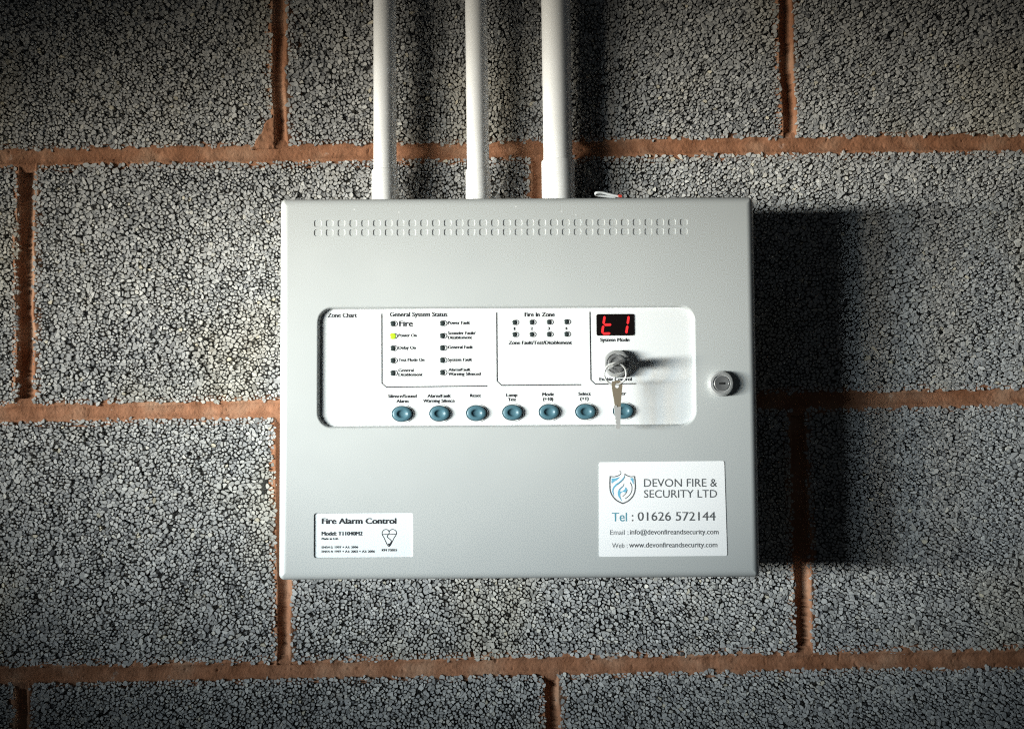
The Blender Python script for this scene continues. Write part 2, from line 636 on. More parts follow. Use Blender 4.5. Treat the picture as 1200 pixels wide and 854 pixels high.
    tone = np.clip(0.52 + r.normal(0, 0.20, len(ids)) + bias + (vnoise(cen[:, 0], cen[:, 1], 0.05, seed + 4) - 0.5) * 0.2, 0, 0.95)
    tone = np.where(r.random(len(ids)) > 0.994, 1.0, tone)
    at_ = me.color_attributes.new('stone', 'FLOAT_COLOR', 'POINT')
    col = np.ones((2 * K, 4), dtype=np.float32)
    col[:, :3] = np.tile(tone[st], 2)[:, None]
    at_.data.foreach_set('color', col.ravel())
    cx, cz = (x0 + x1) / 2, (z0 + z1) / 2
    co[:, 0] -= cx
    co[:, 2] -= cz
    me.vertices.foreach_set('co', co.astype(np.float32).ravel())
    me.update(calc_edges=True)
    return me


def grid_mesh(name, X, Z, Y, attr=None):
    nz, nx = X.shape
    co = np.stack([X, Y, Z], -1).reshape(-1, 3).astype(np.float32)
    idx = np.arange(nz * nx).reshape(nz, nx)
    q = np.stack([idx[:-1, :-1], idx[:-1, 1:], idx[1:, 1:], idx[1:, :-1]], -1).reshape(-1, 4)
    me = bpy.data.meshes.new(name)
    me.vertices.add(len(co))
    me.vertices.foreach_set('co', co.ravel())
    me.loops.add(q.size)
    me.loops.foreach_set('vertex_index', q.ravel().astype(np.int32))
    me.polygons.add(len(q))
    me.polygons.foreach_set('loop_start', np.arange(0, q.size, 4, dtype=np.int32))
    me.polygons.foreach_set('loop_total', np.full(len(q), 4, dtype=np.int32))
    me.polygons.foreach_set('use_smooth', np.full(len(q), attr is None))
    if attr is not None:
        a = me.color_attributes.new('stone', 'FLOAT_COLOR', 'POINT')
        c = np.ones((len(co), 4), dtype=np.float32)
        c[:, :3] = attr.reshape(-1, 1)
        a.data.foreach_set('color', c.ravel())
    me.update(calc_edges=True)
    return me


wall = empty('wall')
tag(wall, 'rough grey aggregate block wall with orange mortar joints', 'wall', kind='structure')
JOINT = 0.0122
# course bottom joint z, list of vertical joint x
COURSES = [(0.225, 0.45, (-0.675, -0.2265, 0.2245, 0.675)),
           (0.0, 0.225, (-0.9, -0.4495, 0.0015, 0.45, 0.9)),
           (-0.225, 0.0, (-0.675, -0.2250, 0.2245, 0.675)),
           (-0.45, -0.225, (-0.9, -0.45, 0.0065, 0.45, 0.9))]
bi = 0
for zb, zt, xs in COURSES:
    for xa, xb in zip(xs, xs[1:]):
        x0, x1 = xa + JOINT / 2, xb - JOINT / 2
        z0, z1 = zb + JOINT / 2, zt - JOINT / 2
        cx, cz = (x0 + x1) / 2, (z0 + z1) / 2
        body = bmesh.new()
        bmesh.ops.create_cube(body, size=1, matrix=Matrix.Translation((0, 0.0185, 0)) @ Matrix.Diagonal((x1 - x0, 0.024, z1 - z0, 1)))
        bmesh.ops.bevel(body, geom=body.edges[:], offset=0.0015, segments=1, affect='EDGES')
        b = obj('concrete_block', body, M_CEMENT, wall)
        b.location = (cx, 0, cz)
        ag = obj('aggregate', packed_stones(x0, x1, z0, z1, 100 + 37 * bi, (0.10, -0.05, 0.04, 0.0, -0.03, 0.07)[bi % 6]), M_BLOCK, b)
        ag.location = (0, -0.0004 * (bi % 3), 0)
        tag(ag, kind='stuff')
        bi += 1

# mortar: struck concave joints, one bed or upright joint per piece
def joint(horizontal, pos, a, b, half, depth, seed, smear=None, reach=0.013):
    t = np.arange(-reach, reach + 1e-6, 0.00085)
    s = np.arange(a, b, 0.0009)
    S, T = np.meshgrid(s, t)
    # keep one orientation of the grid for both directions
    wob = (vnoise(S, S * 0 + 0.3, 0.05, seed) - 0.5) * 0.0022
    hw = half * (1 + (vnoise(S, T * 0 + np.sign(T), 0.018, seed + 1) - 0.5) * 0.45)
    q = np.abs(T - wob) / hw
    lip = -0.0002 + 0.0013 * vnoise(S, T, 0.008, seed + 2)
    y = np.where(q < 1, depth * (1 - q ** 2) ** 1.0 + lip, lip + (q - 1) * hw * 0.42 + 0.0002)
    y = y + (vnoise(S, T, 0.0017, seed + 3) - 0.5) * 0.0004 + (vnoise(S, T, 0.011, seed + 4) - 0.5) * 0.0006
    pk = np.clip((vnoise(S, T, 0.0028, seed + 7) - 0.90) / 0.1, 0, 1) * 0.0014
    y = y + pk
    if smear is not None:
        y = smear(S, T, y)
    if horizontal:
        X, Z = S, T + pos
    else:
        X, Z = (-T + pos)[:, :], S
    o = obj('mortar_joint', grid_mesh('mortar_joint', X, Z, y), M_MORTAR, wall)
    return o


def smear_corner(S, T, y):
    # S is height, -T offset to the right: trowel smear left of the joint at its foot
    left = T
    hgt = S - 0.232
    lim = 0.027 * (1 - hgt / 0.040) + (vnoise(S, T, 0.006, 77) - 0.5) * 0.007
    inside = np.clip((lim - left) / 0.003, 0, 1) * (left > 0.004) * (hgt > -0.004) * (hgt < 0.040)
    return np.where(inside > 0, y * (1 - inside) + inside * (-0.0012 + (vnoise(S, T, 0.003, 78)) * 0.0014), y)


for k, z in enumerate((-0.45, -0.225, 0.0, 0.225, 0.45)):
    fine = -0.4 < z < 0.4
    joint(True, z, -0.9 if fine else -0.6, 0.9 if fine else 0.6, 0.0062, (0.0028, 0.0028, 0.0030, 0.0026, 0.003)[k], 900 + 50 * k)
VJ = [(0, -0.2265, 0.0066, 0.0044), (0, 0.2245, 0.0064, 0.0062), (1, -0.4495, 0.0088, 0.0072), (1, 0.0015, 0.0068, 0.004),
      (2, -0.2250, 0.0068, 0.0042), (2, 0.2245, 0.0080, 0.0075), (3, 0.0065, 0.0068, 0.0062), (3, -0.45, 0.0068, 0.006),
      (0, -0.675, .0068, .005), (0, 0.675, .0068, .005), (1, 0.45, .0068, .005), (2, -0.675, .0068, .005), (2, 0.675, .0068, .005), (3, 0.45, .0068, .005)]
for k, (ci, x, half, dep) in enumerate(VJ):
    zb, zt, _ = COURSES[ci]
    joint(False, x, zb + 0.0042, zt - 0.0042, half * 0.93, dep, 1300 + 31 * k, smear_corner if k == 0 else None, 0.027 if k == 0 else 0.0135)

# solid backing behind blocks and joints
bk = bmesh.new()
bmesh.ops.create_cube(bk, size=1, matrix=Matrix.Translation((0, 0.075, 0)) @ Matrix.Diagonal((1.9, 0.09, 0.94, 1)))
obj('wall_core', bk, M_MORTAR, wall)

# ------------------------------------------------------------------ fire alarm panel
panel = empty('fire_alarm_panel')
panel.matrix_world = PANEL_M
tag(panel, 'pale grey metal fire alarm control panel mounted on the block wall', 'control panel')
PW, PH = 0.1919 * 2, 0.1528 * 2
PW = (_c[1].x - _c[0].x + _c[2].x - _c[3].x) / 2
PH = (_c[0].z - _c[3].z + _c[1].z - _c[2].z) / 2
FRONT = PANEL_D


def loopw(pts, w):
    return [(u, -w, v) for u, v in pts]


def px_rrect(l, t, r, b, rpx, w, n=6):
    a = loc(l, b, w)
    c_ = loc(r, t, w)
    return rrect(a[0], a[1], c_[0], c_[1], rpx * PXM, n)


def inset_rr(bounds, d, n):
    u0, v0, u1, v1, r = bounds
    return rrect(u0 + d, v0 + d, u1 - d, v1 - d, max(r - d, 0.0003), n)


# window (recess for the fascia), name plate recess, vent slots
wa, wb = loc(370.5, 503), loc(815.0, 356)
WIN = (wa[0], wa[1], wb[0], wb[1], 19 * PXM)
na, nb = loc(367.5, 654), loc(484, 600)
NAM = (na[0], na[1], nb[0], nb[1], 3.2 * PXM)
slots = []
for row in range(2):
    for k in range(32):
        px = 372.4 + k * (801.3 - 372.4) / 31
        py = (262.0, 272.8)[row] - 1.5 * k / 31
        slots.append(loc(px, py))
SW, SH, SR = 4.4 * PXM, 4.1 * PXM, 2.4 * PXM


def slot_loop(u, v, d=0.0, n=3):
    return rrect(u - SW + d, v - SH + d, u + SW - d, v + SH - d, max(SR - d, 0.0003), n)


R_EDGE = 0.0066
outer = (-PW / 2, -PH / 2, PW / 2, PH / 2, 0.0045)
face_outer = inset_rr(outer, R_EDGE + 0.0004, 8)
bm = poly_bm([face_outer, inset_rr(WIN, 0, 10), inset_rr(NAM, 0, 6)] + [slot_loop(u, v) for u, v in slots], FRONT)
rim = []
NB = 8
for d, w in [(0.0, 0.002), (0.0, FRONT - R_EDGE)]:
    rim.append(loopw(inset_rr(outer, d, 8), w))
for k in range(1, NB + 1):
    a = rad(90 * k / NB)
    rim.append(loopw(rrect(-PW / 2 + R_EDGE * (1 - math.cos(a)), -PH / 2 + R_EDGE * (1 - math.cos(a)), PW / 2 - R_EDGE * (1 - math.cos(a)), PH / 2 - R_EDGE * (1 - math.cos(a)),
                          max(0.0045 - R_EDGE * (1 - math.cos(a)), 0.0006), 8), FRONT - R_EDGE + R_EDGE * math.sin(a)))
rim.append(loopw(face_outer, FRONT))
bm2 = loft(rim, flip=False)
me_tmp = bpy.data.meshes.new('t')
bmesh.ops.recalc_face_normals(bm2, faces=bm2.faces[:])
for f in bm2.faces:
    f.smooth = True


def recess(bounds, prof, n, bmx, cap=False):
    """lip of a recess: prof is (inset, depth)"""
    loops = [loopw(inset_rr(bounds, d, n), FRONT - z) for d, z in prof]
    b_ = loft(loops, closed_cap=cap)
    for f in b_.faces:
        f.smooth = True
        f.normal_update()
    # face towards the viewer
    for f in b_.faces:
        c0 = f.calc_center_median()
        inward = Vector(((bounds[0] + bounds[2]) / 2 - c0.x, -0.4, (bounds[1] + bounds[3]) / 2 - c0.z))
        if f.normal.dot(inward) < 0:
            f.normal_flip()
    m_ = bpy.data.meshes.new('t')
    b_.to_mesh(m_)
    b_.free()
    bmx.from_mesh(m_)
    bpy.data.meshes.remove(m_)


lip = [(0, 0)] + [(0.0018 * math.sin(rad(a)), 0.0018 * (1 - math.cos(rad(a)))) for a in (20, 40, 60)] + [(0.0024, 0.0032), (0.0028, 0.0060)]
recess(WIN, lip, 10, bm)
recess(NAM, [(0, 0), (0.0002, 0.0001), (0.0004, 0.0005), (0.0005, 0.0014)], 6, bm)
bm2.to_mesh(me_tmp)
bm.from_mesh(me_tmp)
bpy.data.meshes.remove(me_tmp)
bmesh.ops.remove_doubles(bm, verts=bm.verts[:], dist=2e-6)
cover = obj('cover', bm, M_PAINT, panel)

# vent dimples: one dish each, sharing mesh data
b_ = loft([loopw(slot_loop(0, 0, d), -z) for d, z in ((0, 0), (0.00022, 0.0001), (0.00032, 0.00040), (0.0006, 0.00044))], closed_cap=True)
for f in b_.faces:
    f.normal_update()
    c0 = f.calc_center_median()
    if f.normal.dot(Vector((-c0.x, -0.002, -c0.z))) < 0:
        f.normal_flip()
dish = bpy.data.meshes.new('vent_slot')
b_.to_mesh(dish)
b_.free()
dish.materials.append(M_PAINT)
for u, v in slots:
    o = obj('vent_slot', dish, None, cover)
    o.location = (u, -FRONT, v)

# fascia plate behind the window
FW = FRONT - 0.0036     # printed surface height
bm = poly_bm([rrect(WIN[0] + 0.0008, WIN[1] + 0.0008, WIN[2] - 0.0008, WIN[3] - 0.0008, 0.012, 8)], FW, 0.003)
fascia = obj('fascia', bm, M_FASCIA, panel)
IW = FW + 0.00012
TXT = [('Zone Chart', 384, 418, 372, 4.9, .008), ('General System Status', 457, 524, 371, 4.9, .012), ('Fire', 468, 483.5, 382.4, 6.2, .03),
       ('Power On', 467, 488, 394.8, 3.5, .005), ('Delay On', 467, 487, 409.2, 3.5, .005), ('Test Mode On', 467, 497, 423.4, 3.5, .005),
       ('General', 467, 484.5, 435.6, 3.4, .005), ('Disablement', 467, 495, 440.6, 3.4, .005),
       ('Power Fault', 525, 550.5, 380, 3.5, .005), ('Sounder Fault/', 525, 557, 392, 3.4, .005), ('Disablement', 525, 553, 397.2, 3.4, .005),
       ('General Fault', 525, 554, 408.6, 3.5, .005), ('System Fault', 525, 553, 423.2, 3.5, .005),
       ('Alarm/Fault', 525.5, 551, 434.8, 3.4, .005), ('Warning Silenced', 525.5, 563, 439.8, 3.4, .005),
       ('Fire In Zone', 615, 650, 371, 4.6, .012), ('Zone Fault/Test/Disablement', 596, 670, 403.5, 3.8, .008),
       ('1', 602.2, 603.6, 386.8, 3.2, .005), ('2', 621.8, 624.2, 386.7, 3.2, .005), ('3', 642, 644.3, 386.6, 3.2, .005), ('4', 662.2, 664.7, 386.5, 3.2, .005),
       ('System Mode', 703.5, 737.6, 400.3, 4.0, .01), ('Enable Control', 702.5, 740, 446.2, 3.8, .005),
       ('Silence/Sound', 454.8, 488, 466, 3.6, .01), ('Alarm', 464.6, 478.4, 471.8, 3.6, .01),
       ('Alarm/Fault', 501, 528, 465.6, 3.6, .01), ('Warning Silence', 496, 532.6, 471.4, 3.6, .01), ('Reset', 551, 563.5, 465.2, 3.6, .01),
       ('Lamp', 593.4, 606, 464.6, 3.6, .01), ('Test', 595.5, 604.5, 469.8, 3.6, .01), ('Mode', 635.7, 649, 463.8, 3.6, .01), ('(+10)', 636.5, 648, 469.2, 3.4, .01),
       ('Select', 678, 692, 463.2, 3.6, .01), ('(+1)', 680, 689.5, 468.7, 3.4, .01), ('Enter', 719.5, 733.5, 462.8, 3.6, .01)]
for s, x0, x1, yb, cap, bo in TXT:
    lettering(s, x0, x1, yb, cap, IW, M_INK, fascia, 0.27 + bo * 7)
for pts in (((447.4, 367.6), (447.6, 449), (452.6, 453.4), (571, 452.2)), ((582, 366), (582.6, 446.4), (587.8, 451.4), (681, 450.6)),
            ((691.3, 365.4), (692.5, 445), (697.4, 449.8), (745.5, 449.4))):
    obj('printed_rule', stroke([loc(x, y, IW) for x, y in pts], 0.00088, IW, 0.00006), M_INK, fascia)


# LEDs: dark lens and a thin printed bezel ring offset to the right of it
def led(px, py, s, lit=False):
    u, v = loc(px + 0.9 * s, py, FW)
    rx, rz = 3.9 * s * PXM, 3.3 * s * PXM
    n = 24
    ring = []
    for f_, w_ in ((1.0, FW - 0.0002), (1.0, FW + 0.00010), (0.98, FW + 0.00014), (0.76, FW + 0.00014), (0.74, FW + 0.0001), (0.74, FW - 0.0002)):
        ring.append([(u + rx * f_ * math.cos(2 * math.pi * k / n), -w_, v + rz * f_ * math.sin(2 * math.pi * k / n)) for k in range(n)])
    bz = loft(ring)
    bmesh.ops.recalc_face_normals(bz, faces=bz.faces[:])
    o = obj('led', bz, M_BEZEL, panel)
    u2, v2 = loc(px - 1.3 * s, py, FW)
    k_ = 1.16 if lit else 1.0
    prof = [(1.0, FW - 0.0003), (1.0, FW + 0.00025), (0.93, FW + 0.0004), (0.7, FW + 0.0006), (0.4, FW + 0.0007), (0.0, FW + 0.00075)]
    L = lathe([(r * 3.2 * s * PXM * k_, w_) for r, w_ in prof], u2, v2, 20, 0.92, 1.0)
    le = obj('lens', L, M_LEDON if lit else M_LED, o)
    smooth(le.data)
    if lit:
        o['label'] = 'glowing green indicator light'
    return o


for k, y in enumerate((379.2, 393.8, 408, 422.4, 437)):
    led(461.4, y, 1.0, lit=(k == 1))
for y in (378.8, 393.4, 407.6, 422, 436.4):
    led(519.4, y, 1.0)
for x in (604, 624.2, 644.4, 664.8):
    led(x, 377.8 - (x - 604) * 0.012, 0.92)
    led(x, 392 - (x - 604) * 0.008, 0.92)

# seven-segment display
disp = obj('status_display', poly_bm([px_rrect(699, 367.9, 742.7, 393.4, 2.2, FW)], FW + 0.0006, 0.002), M_DISP, panel)
SEGW = FW + 0.0008


def seg(a, b, wd=2.7):
    (u0, v0), (u1, v1) = loc(*a, SEGW), loc(*b, SEGW)
    dx, dy = u1 - u0, v1 - v0
    l = math.hypot(dx, dy)
    dx, dy = dx / l, dy / l
    h = wd * PXM / 2
    nx, ny = -dy * h, dx * h
    P = [(u0, v0), (u0 + dx * h + nx, v0 + dy * h + ny), (u1 - dx * h + nx, v1 - dy * h + ny), (u1, v1), (u1 - dx * h - nx, v1 - dy * h - ny), (u0 + dx * h - nx, v0 + dy * h - ny)]
    obj('lit_segment', flat_mesh('s', P, [tuple(range(6))], SEGW, 0.0002), M_SEG, disp)


for a, b in (((708.6, 370.2), (707.2, 379.9)), ((707.0, 381.2), (705.6, 390.6)), ((707.6, 380.6), (716.6, 380.4)), ((706.0, 391.0), (715.4, 390.6)),
             ((736.8, 370.2), (735.5, 379.9)), ((735.3, 381.2), (733.9, 390.8))):
    seg(a, b)


# push buttons
def button(px, py):
    u, v = loc(px, py, FW)
    a, bq = 12.0 * PXM, 9.3 * PXM
    prof = [(1.12, FW - 0.0002), (1.10, FW + 0.0005), (1.06, FW + 0.0008), (1.0, FW + 0.0006), (0.97, FW)]
    bz = lathe(prof, u, v, 40, a, bq)
    # remove cap of the ring
    bm_ = lathe([(1.0, FW - 0.0004), (1.0, FW + 0.0016), (0.97, FW + 0.0021), (0.91, FW + 0.0024), (0.62, FW + 0.0025), (0.53, FW + 0.0024), (0.47, FW + 0.0018),
                 (0.38, FW + 0.0014), (0.2, FW + 0.0012), (0.0, FW + 0.0011)], u, v, 40, a * 0.93, bq * 0.92)
    o = obj('push_button', bm_, M_BUTTON, panel)
    smooth(o.data, True, 50)
    r = obj('button_surround', bz, M_FASCIA, o)
    smooth(r.data, True, 50)


for p in ((471.6, 484.8), (515.6, 484.4), (558.6, 483.9), (601.0, 483.2), (643.7, 482.6), (686.4, 482.2), (730.6, 481.4)):
    button(*p)

# key switch
KX, KY = 722.3, 426.0
ku, kv = loc(KX, KY, FW + 0.006)
KW = FW + 0.0092
ks = obj('key_switch', lathe([(0.0105, FW - 0.0003), (0.0108, FW + 0.0010), (0.0108, FW + 0.0055), (0.0103, FW + 0.0072), (0.0092, FW + 0.0078), (0.0080, FW + 0.0078), (0.0076, FW + 0.0064)], ku, kv, 48), M_COLLAR, panel)
smooth(ks.data, True, 35)
kb = obj('lock_barrel', lathe([(0.0070, FW + 0.0050), (0.0070, KW - 0.0006), (0.0067, KW), (0.0052, KW), (0.0049, KW - 0.0012), (0.0, KW - 0.0012)], ku, kv, 40), M_STEEL, ks)
smooth(kb.data, True, 35)

# door lock on the cover
lu, lv = loc(845.3, 449.2, FRONT + 0.005)
dl = obj('door_lock', lathe([(0.0100, FRONT - 0.0005), (0.0100, FRONT + 0.0030), (0.0096, FRONT + 0.0052), (0.0086, FRONT + 0.0064), (0.0070, FRONT + 0.0066), (0.0065, FRONT + 0.0058)], lu, lv, 48), M_COLLAR, panel)
smooth(dl.data, True, 35)
db = obj('lock_barrel', lathe([(0.0060, FRONT + 0.0040), (0.0060, FRONT + 0.0062), (0.0055, FRONT + 0.0068), (0.0026, FRONT + 0.0064), (0.0, FRONT + 0.0062)], lu, lv, 40), M_STEEL, dl)
smooth(db.data, True, 35)
obj('keyway', poly_bm([rrect(lu - 0.0022, lv - 0.0008, lu + 0.0022, lv + 0.0008, 0.0005, 3)], FRONT + 0.0070, 0.0012), M_HOLE, db)

# name plate
NW = FRONT - 0.0009
plate = obj('name_plate', poly_bm([inset_rr(NAM, 0.0005, 6)], NW, 0.001), M_PLATE, panel)
LW = NW + 0.00012
for s, x0, x1, yb, cap, bo in [('Fire Alarm Control', 377.4, 464, 613.7, 6.4, .028), ('Model: T11040M2', 377, 424.6, 627.2, 4.4, .012), ('Made in U.K.', 377, 397, 632.2, 2.4, .0),
                               ('EN54-2: 1997 + A1: 2006', 377, 419.5, 642.2, 2.5, .0), ('EN54-4: 1997 + A1: 2002 + A2: 2006', 377, 439, 647.2, 2.5, .0), ('KM 72055', 447.5, 465, 645.6, 2.5, .005)]:
    lettering(s, x0, x1, yb, cap, LW, M_INK, plate, 0.2 + bo * 12)


def z5(x, y):      # point on the name plate mark
    return loc(350 + x / 8, 590 + y / 8, LW)


mark = []
for pts, cl in (((((780, 287), (915, 285))), False),
                (spline([(846, 262), (838, 248), (818, 240), (797, 246), (784, 262), (782, 285), (800, 320), (846, 400), (893, 320), (915, 285), (914, 262), (900, 246), (878, 240), (857, 248), (846, 262)], 5), False),
                (spline([(846, 262), (846, 282), (830, 300), (836, 318), (858, 335), (868, 352), (858, 370), (846, 398)], 5), False)):
    obj('certification_mark', stroke([z5(x, y) for x, y in pts], 0.00055, LW, 0.00006), M_INK, plate)
obj('certification_mark', poly_bm([[z5(x, y) for x, y in ((834, 374), (858, 370), (868, 356), (872, 362), (848, 398))]], LW + 0.00003), M_INK, plate)

# company sticker
SWD = FRONT + 0.0004
sc_ = [loc(x, y, SWD) for x, y in ((702.0, 652.1), (852.2, 650.9), (848.7, 539.9), (701.9, 541.4))]


def round_poly(pts, r, n=4):
    out = []
    for i in range(len(pts)):
        p = Vector(pts[i])
        a = (Vector(pts[i - 1]) - p).normalized()
        b_ = (Vector(pts[(i + 1) % len(pts)]) - p).normalized()
        for k in range(n + 1):
            t = k / n
            q = p + a * r * (1 - t) ** 2 + b_ * r * t ** 2
            out.append((q.x, q.y))
    return out


stick = obj('sticker', poly_bm([round_poly(sc_, 0.0016)], SWD, 0.00035), M_LABEL, panel)
stick['label'] = 'white company contact sticker with a blue flame shield'
TW = SWD + 0.00010
for s, x0, x1, yb, cap, bo, m_ in [('DEVON FIRE &', 754.7, 840.3, 570.2, 9.2, .0, M_GREYINK), ('SECURITY LTD', 754.7, 840.3, 583.0, 9.0, .0, M_GREYINK),
                                   ('Tel', 717.2, 734.6, 610.6, 10, .006, M_TEAL_INK), (':', 740.4, 742.2, 610.4, 10, .006, M_GREYINK), ('01626 572144', 747.4, 838.5, 609.9, 10, .006, M_GREYINK),
                                   ('Email :', 715, 736.3, 626.4, 5.6, .0, M_PALEINK), ('info@devonfireandsecurity.com', 738.3, 842, 626, 5.6, .004, M_GREYINK),
                                   ('Web :', 717.2, 735.3, 641.8, 5.6, .0, M_PALEINK), ('www.devonfireandsecurity.com', 737.3, 840.5, 641.2, 5.6, .004, M_GREYINK)]:
    lettering(s, x0, x1, yb, cap, TW, m_, stick, 0.06 + bo * 12, xh=1.0 if s.isupper() else 1.10)


def z8(x, y, w=TW):
    return loc(708 + x / 15.52, 545 + y / 15.52, w)


def mk(pts, m_, width=None, k=8, w=TW):
    P = spline(pts, k)
    if width is None:
        obj('shield_emblem', poly_bm([[z8(x, y, w) for x, y in P[:-1]]], w), m_, stick)
    else:
        n = len(P)
        W = [width * (0.25 + 0.75 * math.sin(math.pi * min(max(i / (n - 1), 0.08), 0.92))) for i in range(n)] if width < 0 else [width] * n
        obj('shield_emblem', stroke([z8(x, y, w) for x, y in P], [abs(q) for q in W], w, 0.00005), m_, stick)


mk([(300, 160), (260, 185), (200, 205), (150, 208), (108, 200)], M_GREYINK, 0.00072)
mk([(108, 198), (103, 300), (104, 400), (118, 490), (160, 570), (230, 640), (338, 695)], M_GREYINK, 0.00095)
mk([(338, 695), (440, 645), (515, 570), (552, 490), (566, 400), (562, 300), (552, 198)], M_GREYINK, 0.00095)
mk([(552, 200), (500, 207), (450, 200), (405, 180), (370, 155)], M_GREYINK, 0.00072)
mk([(275, 95), (300, 120), (303, 150), (285, 175)], M_GREYINK, 0.0004)
mk([(372, 165), (372, 215), (345, 265), (290, 320), (225, 370), (180, 420), (168, 480), (180, 560), (160, 520), (145, 465), (155, 415), (200, 350), (270, 300), (330, 245), (362, 200), (372, 165)], M_BLUE_INK)
mk([(372, 170), (371, 215), (344, 262), (290, 312), (235, 350)], M_GREYINK, 0.0003, w=TW + 0.00004)
mk([(135, 235), (200, 236), (285, 215), (230, 265), (180, 295), (135, 325), (135, 235)], M_BLUE_INK, k=4)
mk([(468, 235), (528, 238), (530, 345), (505, 290), (468, 235)], M_BLUE_INK, k=4)
mk([(362, 325), (350, 370), (310, 400), (265, 440), (246, 500), (262, 570), (322, 652), (295, 580), (292, 530), (310, 495), (345, 482), (395, 490), (418, 440), (385, 400), (372, 440), (335, 465), (295, 478), (290, 450), (330, 405), (356, 370), (362, 325)], M_BLUE_INK, k=5)
mk([(358, 330), (345, 372), (305, 405), (270, 440)], M_GREYINK, 0.0003, w=TW + 0.00004)
mk([(418, 445), (398, 500), (335, 570)], M_GREYINK, 0.00045, w=TW + 0.00004)
mk([(470, 310), (500, 370), (503, 450), (475, 520), (430, 570), (378, 608)], M_GREYINK, 0.00055)

# ------------------------------------------------------------------ keys
def to_world_mesh(o):
    o.matrix_world = PANEL_M


# key standing in the switch, bow seen edge-on, tilted
ang = rad(27)
key = empty('switch_key')
key.matrix_world = PANEL_M @ Matrix.Translation((ku, -KW, kv)) @ Matrix.Rotation(-ang, 4, 'Y')
tag(key, 'small nickel key turned in the key switch of the panel', 'key')
# local: x along bow width, -y out of the wall, z thickness
bow = []
prof = [(-0.0030, -0.001), (-0.0030, 0.003), (-0.0082, 0.0060), (-0.0090, 0.0095), (-0.0084, 0.0130), (-0.0050, 0.0158), (0.0, 0.0164), (0.0050, 0.0158), (0.0084, 0.0130), (0.0090, 0.0095), (0.0082, 0.0060), (0.0030, 0.003), (0.0030, -0.001)]
hole = [(-0.0062 + 0.0020 * math.cos(a), 0.0110 + 0.0020 * math.sin(a)) for a in [2 * math.pi * k / 12 for k in range(12)]]
pts, tris = fill_loops([prof, hole])
bmk = bmesh.new()
vs = [bmk.verts.new((a, -b_, -0.0010)) for a, b_ in pts]
for t in tris:
    bmk.faces.new([vs[i] for i in t])
r = bmesh.ops.extrude_face_region(bmk, geom=bmk.faces[:])
bmesh.ops.translate(bmk, verts=[g for g in r['geom'] if isinstance(g, bmesh.types.BMVert)], vec=(0, 0, 0.0020))
bmesh.ops.recalc_face_normals(bmk, faces=bmk.faces[:])
kb_ = obj('bow', bmk, M_CHROME, key)
bl = bmesh.new()
bmesh.ops.create_cube(bl, size=1, matrix=Matrix.Translation((0, 0.0012, 0)) @ Matrix.Diagonal((0.0052, 0.0044, 0.0016, 1)))
obj('blade', bl, M_CHROME, key)

# split ring through the bow, hanging down in front of the lock
RU, RV = loc(721.0, 438.0, KW + 0.0110)
RR = 12.2 * PXM
RWC = KW + 0.0110
pts3 = []
for k in range(61):
    a = 2 * math.pi * 2 * k / 60 + 1.2
    # two turns of wire, lying side by side; plane leans a little
    off = (k / 60 - 0.5) * 0.0016
    pts3.append((RU + RR * math.cos(a), -(RWC + off + 0.0012 * math.cos(a) - 0.0018 * math.sin(a) * -1), RV + RR * math.sin(a)))
ring = obj('key_ring', tube(pts3, 0.00075, 8), M_BLADE)
smooth(ring.data)
to_world_mesh(ring)
tag(ring, 'thin steel split ring hanging from the key in the switch', 'key ring')

# second key hanging from the ring
hk = empty('hanging_key')
HW = RWC - 0.0016


def h2(x, y):
    return loc(x, y, HW)


tag(hk, 'flat brown key with notched pale blade hanging from the split ring', 'key')
hk.matrix_world = PANEL_M
bow2 = [h2(*p) for p in ((716.6, 449.6), (717.6, 447.0), (721, 445.9), (726, 446.0), (728.6, 447.4), (729.4, 450.0), (728.6, 460), (727.6, 470), (727.0, 479), (720.9, 479), (719.4, 468), (717.2, 456))]
hc = h2(722.9, 451.6)
hole2 = [(hc[0] + 0.0016 * math.cos(2 * math.pi * k / 12), hc[1] + 0.0020 * math.sin(2 * math.pi * k / 12)) for k in range(12)]
hb = obj('bow', poly_bm([bow2, hole2], HW + 0.0010, 0.0020), M_BRASS, hk)
hb.matrix_parent_inverse = Matrix()
blade = [h2(*p) for p in ((719.0, 475.4), (722.4, 474.4), (723.0, 477), (727.4, 476.2), (727.2, 484), (727.0, 492), (726.8, 501.0), (725.6, 502.6), (722.4, 502.4), (721.4, 500.8), (721.3, 498.0), (722.6, 497.0), (721.2, 495.8), (721.1, 493.4),
                          (722.4, 492.4), (720.9, 491.2), (720.8, 488.6), (722.0, 487.6), (720.4, 486.4), (720.0, 481))]
hbl = obj('blade', poly_bm([blade], HW + 0.0013, 0.0022), M_BLADE, hk)

# ------------------------------------------------------------------ conduits
PIPEW = 0.0205


def pipe_x(px, py, w):
    p = world_at(px, py, w)
    return p


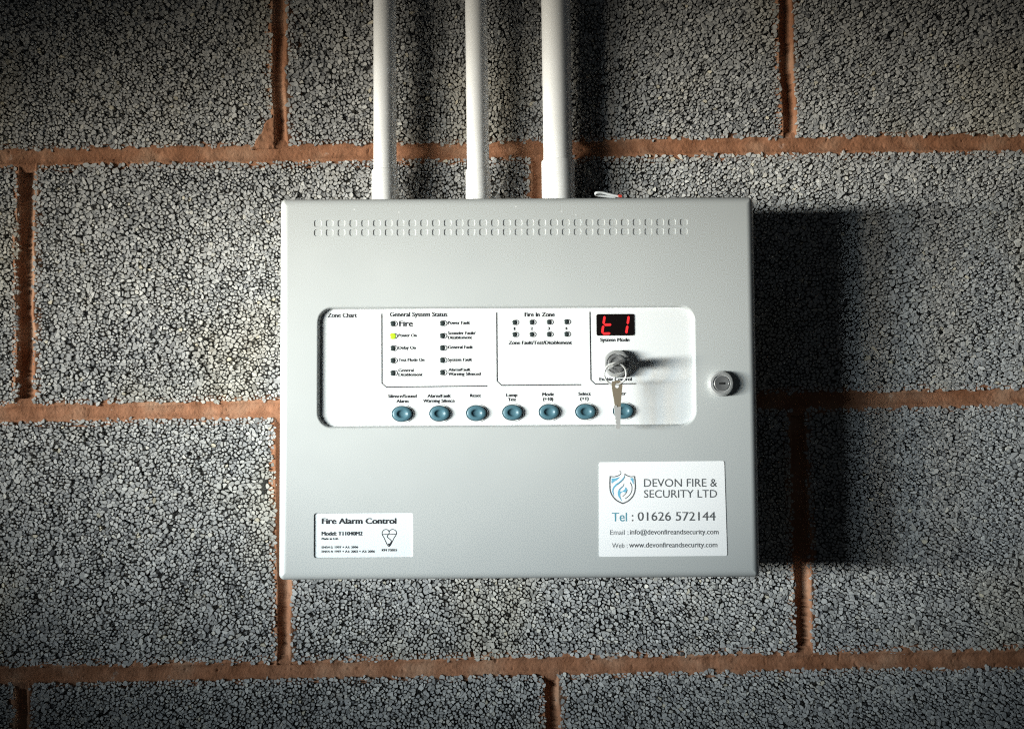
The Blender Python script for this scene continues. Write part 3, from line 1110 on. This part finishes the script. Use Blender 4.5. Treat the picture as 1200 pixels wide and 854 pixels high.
COND = [('slim', (451, 5), (451.2, 190), 27.2, 31.5, 200),
        ('slim', (558, 5), (560.3, 190), 26.4, 30, 200),
        ('wide', (651.2, 5), (654, 190), 34.5, 39.5, 189)]
labels = ['slim white plastic conduit farthest from the thick conduit',
          'slim white plastic conduit between the other two conduits',
          'thickest of three white plastic conduits entering the top of the panel']
panel_top = PCZ + PH / 2
for (nm, pt, pb, wd, wds, ys), lab in zip(COND, labels):
    A, B = pipe_x(*pt, PIPEW), pipe_x(*pb, PIPEW)
    d = (A - B).normalized()
    k = 0.000776 * (0.9588 - PIPEW) / 0.9588
    k = 2 * math.tan(HFOV / 2) * (0.9588 - PIPEW) / 1200
    r, rs = wd * k / 2, wds * k / 2
    top = B + d * 0.62
    zb = panel_top - 0.006
    bot = B + d * ((zb - B.z) / d.z)
    c_ = empty('conduit', bot)
    tag(c_, lab, 'conduit', 'white conduits entering the top of the panel')
    zs = pipe_x(pb[0], ys, PIPEW).z
    sh = B + d * ((zs - B.z) / d.z)

    def cyl(prof, n=40):
        bmc = bmesh.new()
        sX = Vector((d.z, 0, -d.x)).normalized()
        sY = Vector((0, 1, 0))
        rings = [[bmc.verts.new((P + (sX * math.cos(2 * math.pi * i / n) + sY * math.sin(2 * math.pi * i / n)) * R) - bot) for i in range(n)] for P, R in prof]
        for a, b_ in zip(rings, rings[1:]):
            for i in range(n):
                j = (i + 1) % n
                bmc.faces.new((a[i], a[j], b_[j], b_[i]))
        bmesh.ops.recalc_face_normals(bmc, faces=bmc.faces[:])
        for f in bmc.faces:
            f.smooth = True
        return bmc
    p1 = obj('pipe', cyl([(bot + d * 0.01, r), (top, r)]), M_PVC, c_)
    p2 = obj('socket', cyl([(bot, rs), (sh - d * 0.0008, rs), (sh - d * 0.0002, rs * 0.985), (sh, rs * 0.96), (sh, r * 0.97)]), M_PVC, c_)
    p2.data.set_sharp_from_angle(angle=rad(40))
    # moulded tab at the foot of the socket
    tb = bmesh.new()
    tabz = panel_top + 0.0022 - bot.z
    bmesh.ops.create_cube(tb, size=1, matrix=Matrix.Translation((rs * 0.42, -rs * 0.90, tabz)) @ Matrix.Diagonal((rs * 0.62, rs * 0.22, 0.0068, 1)))
    bmesh.ops.bevel(tb, geom=tb.edges[:], offset=0.0004, segments=2, affect='EDGES')
    obj('socket_tab', tb, M_PVC, p2)

# ------------------------------------------------------------------ loose odds and ends on top of the panel
def top_pt(px, py, w):
    p = PANEL_I @ world_at(px, py, w)
    return (p.x, -w, p.z)


LWt = 0.060
pts = spline([top_pt(727, 230.6, LWt), top_pt(716, 228.4, LWt), top_pt(706, 226.0, LWt), top_pt(698.6, 226.2, LWt), top_pt(699.6, 228.6, LWt - .003), top_pt(708, 230.0, LWt - .004), top_pt(722, 231.4, LWt - .004)], 6)
wl = obj('cable_loop', tube(pts, 0.0011, 8), M_WIRE)
smooth(wl.data)
to_world_mesh(wl)
obj('red_tip', tube([top_pt(724.6, 229.6, LWt + .002), top_pt(728.6, 230.0, LWt + .002)], 0.0012, 8), M_RED, wl)
tag(wl, 'small folded grey cable end lying on top of the panel', 'cable')
SC.cycles.max_bounces = 6
SC.cycles.filter_width = 1.2
SC.cycles.use_denoising = False
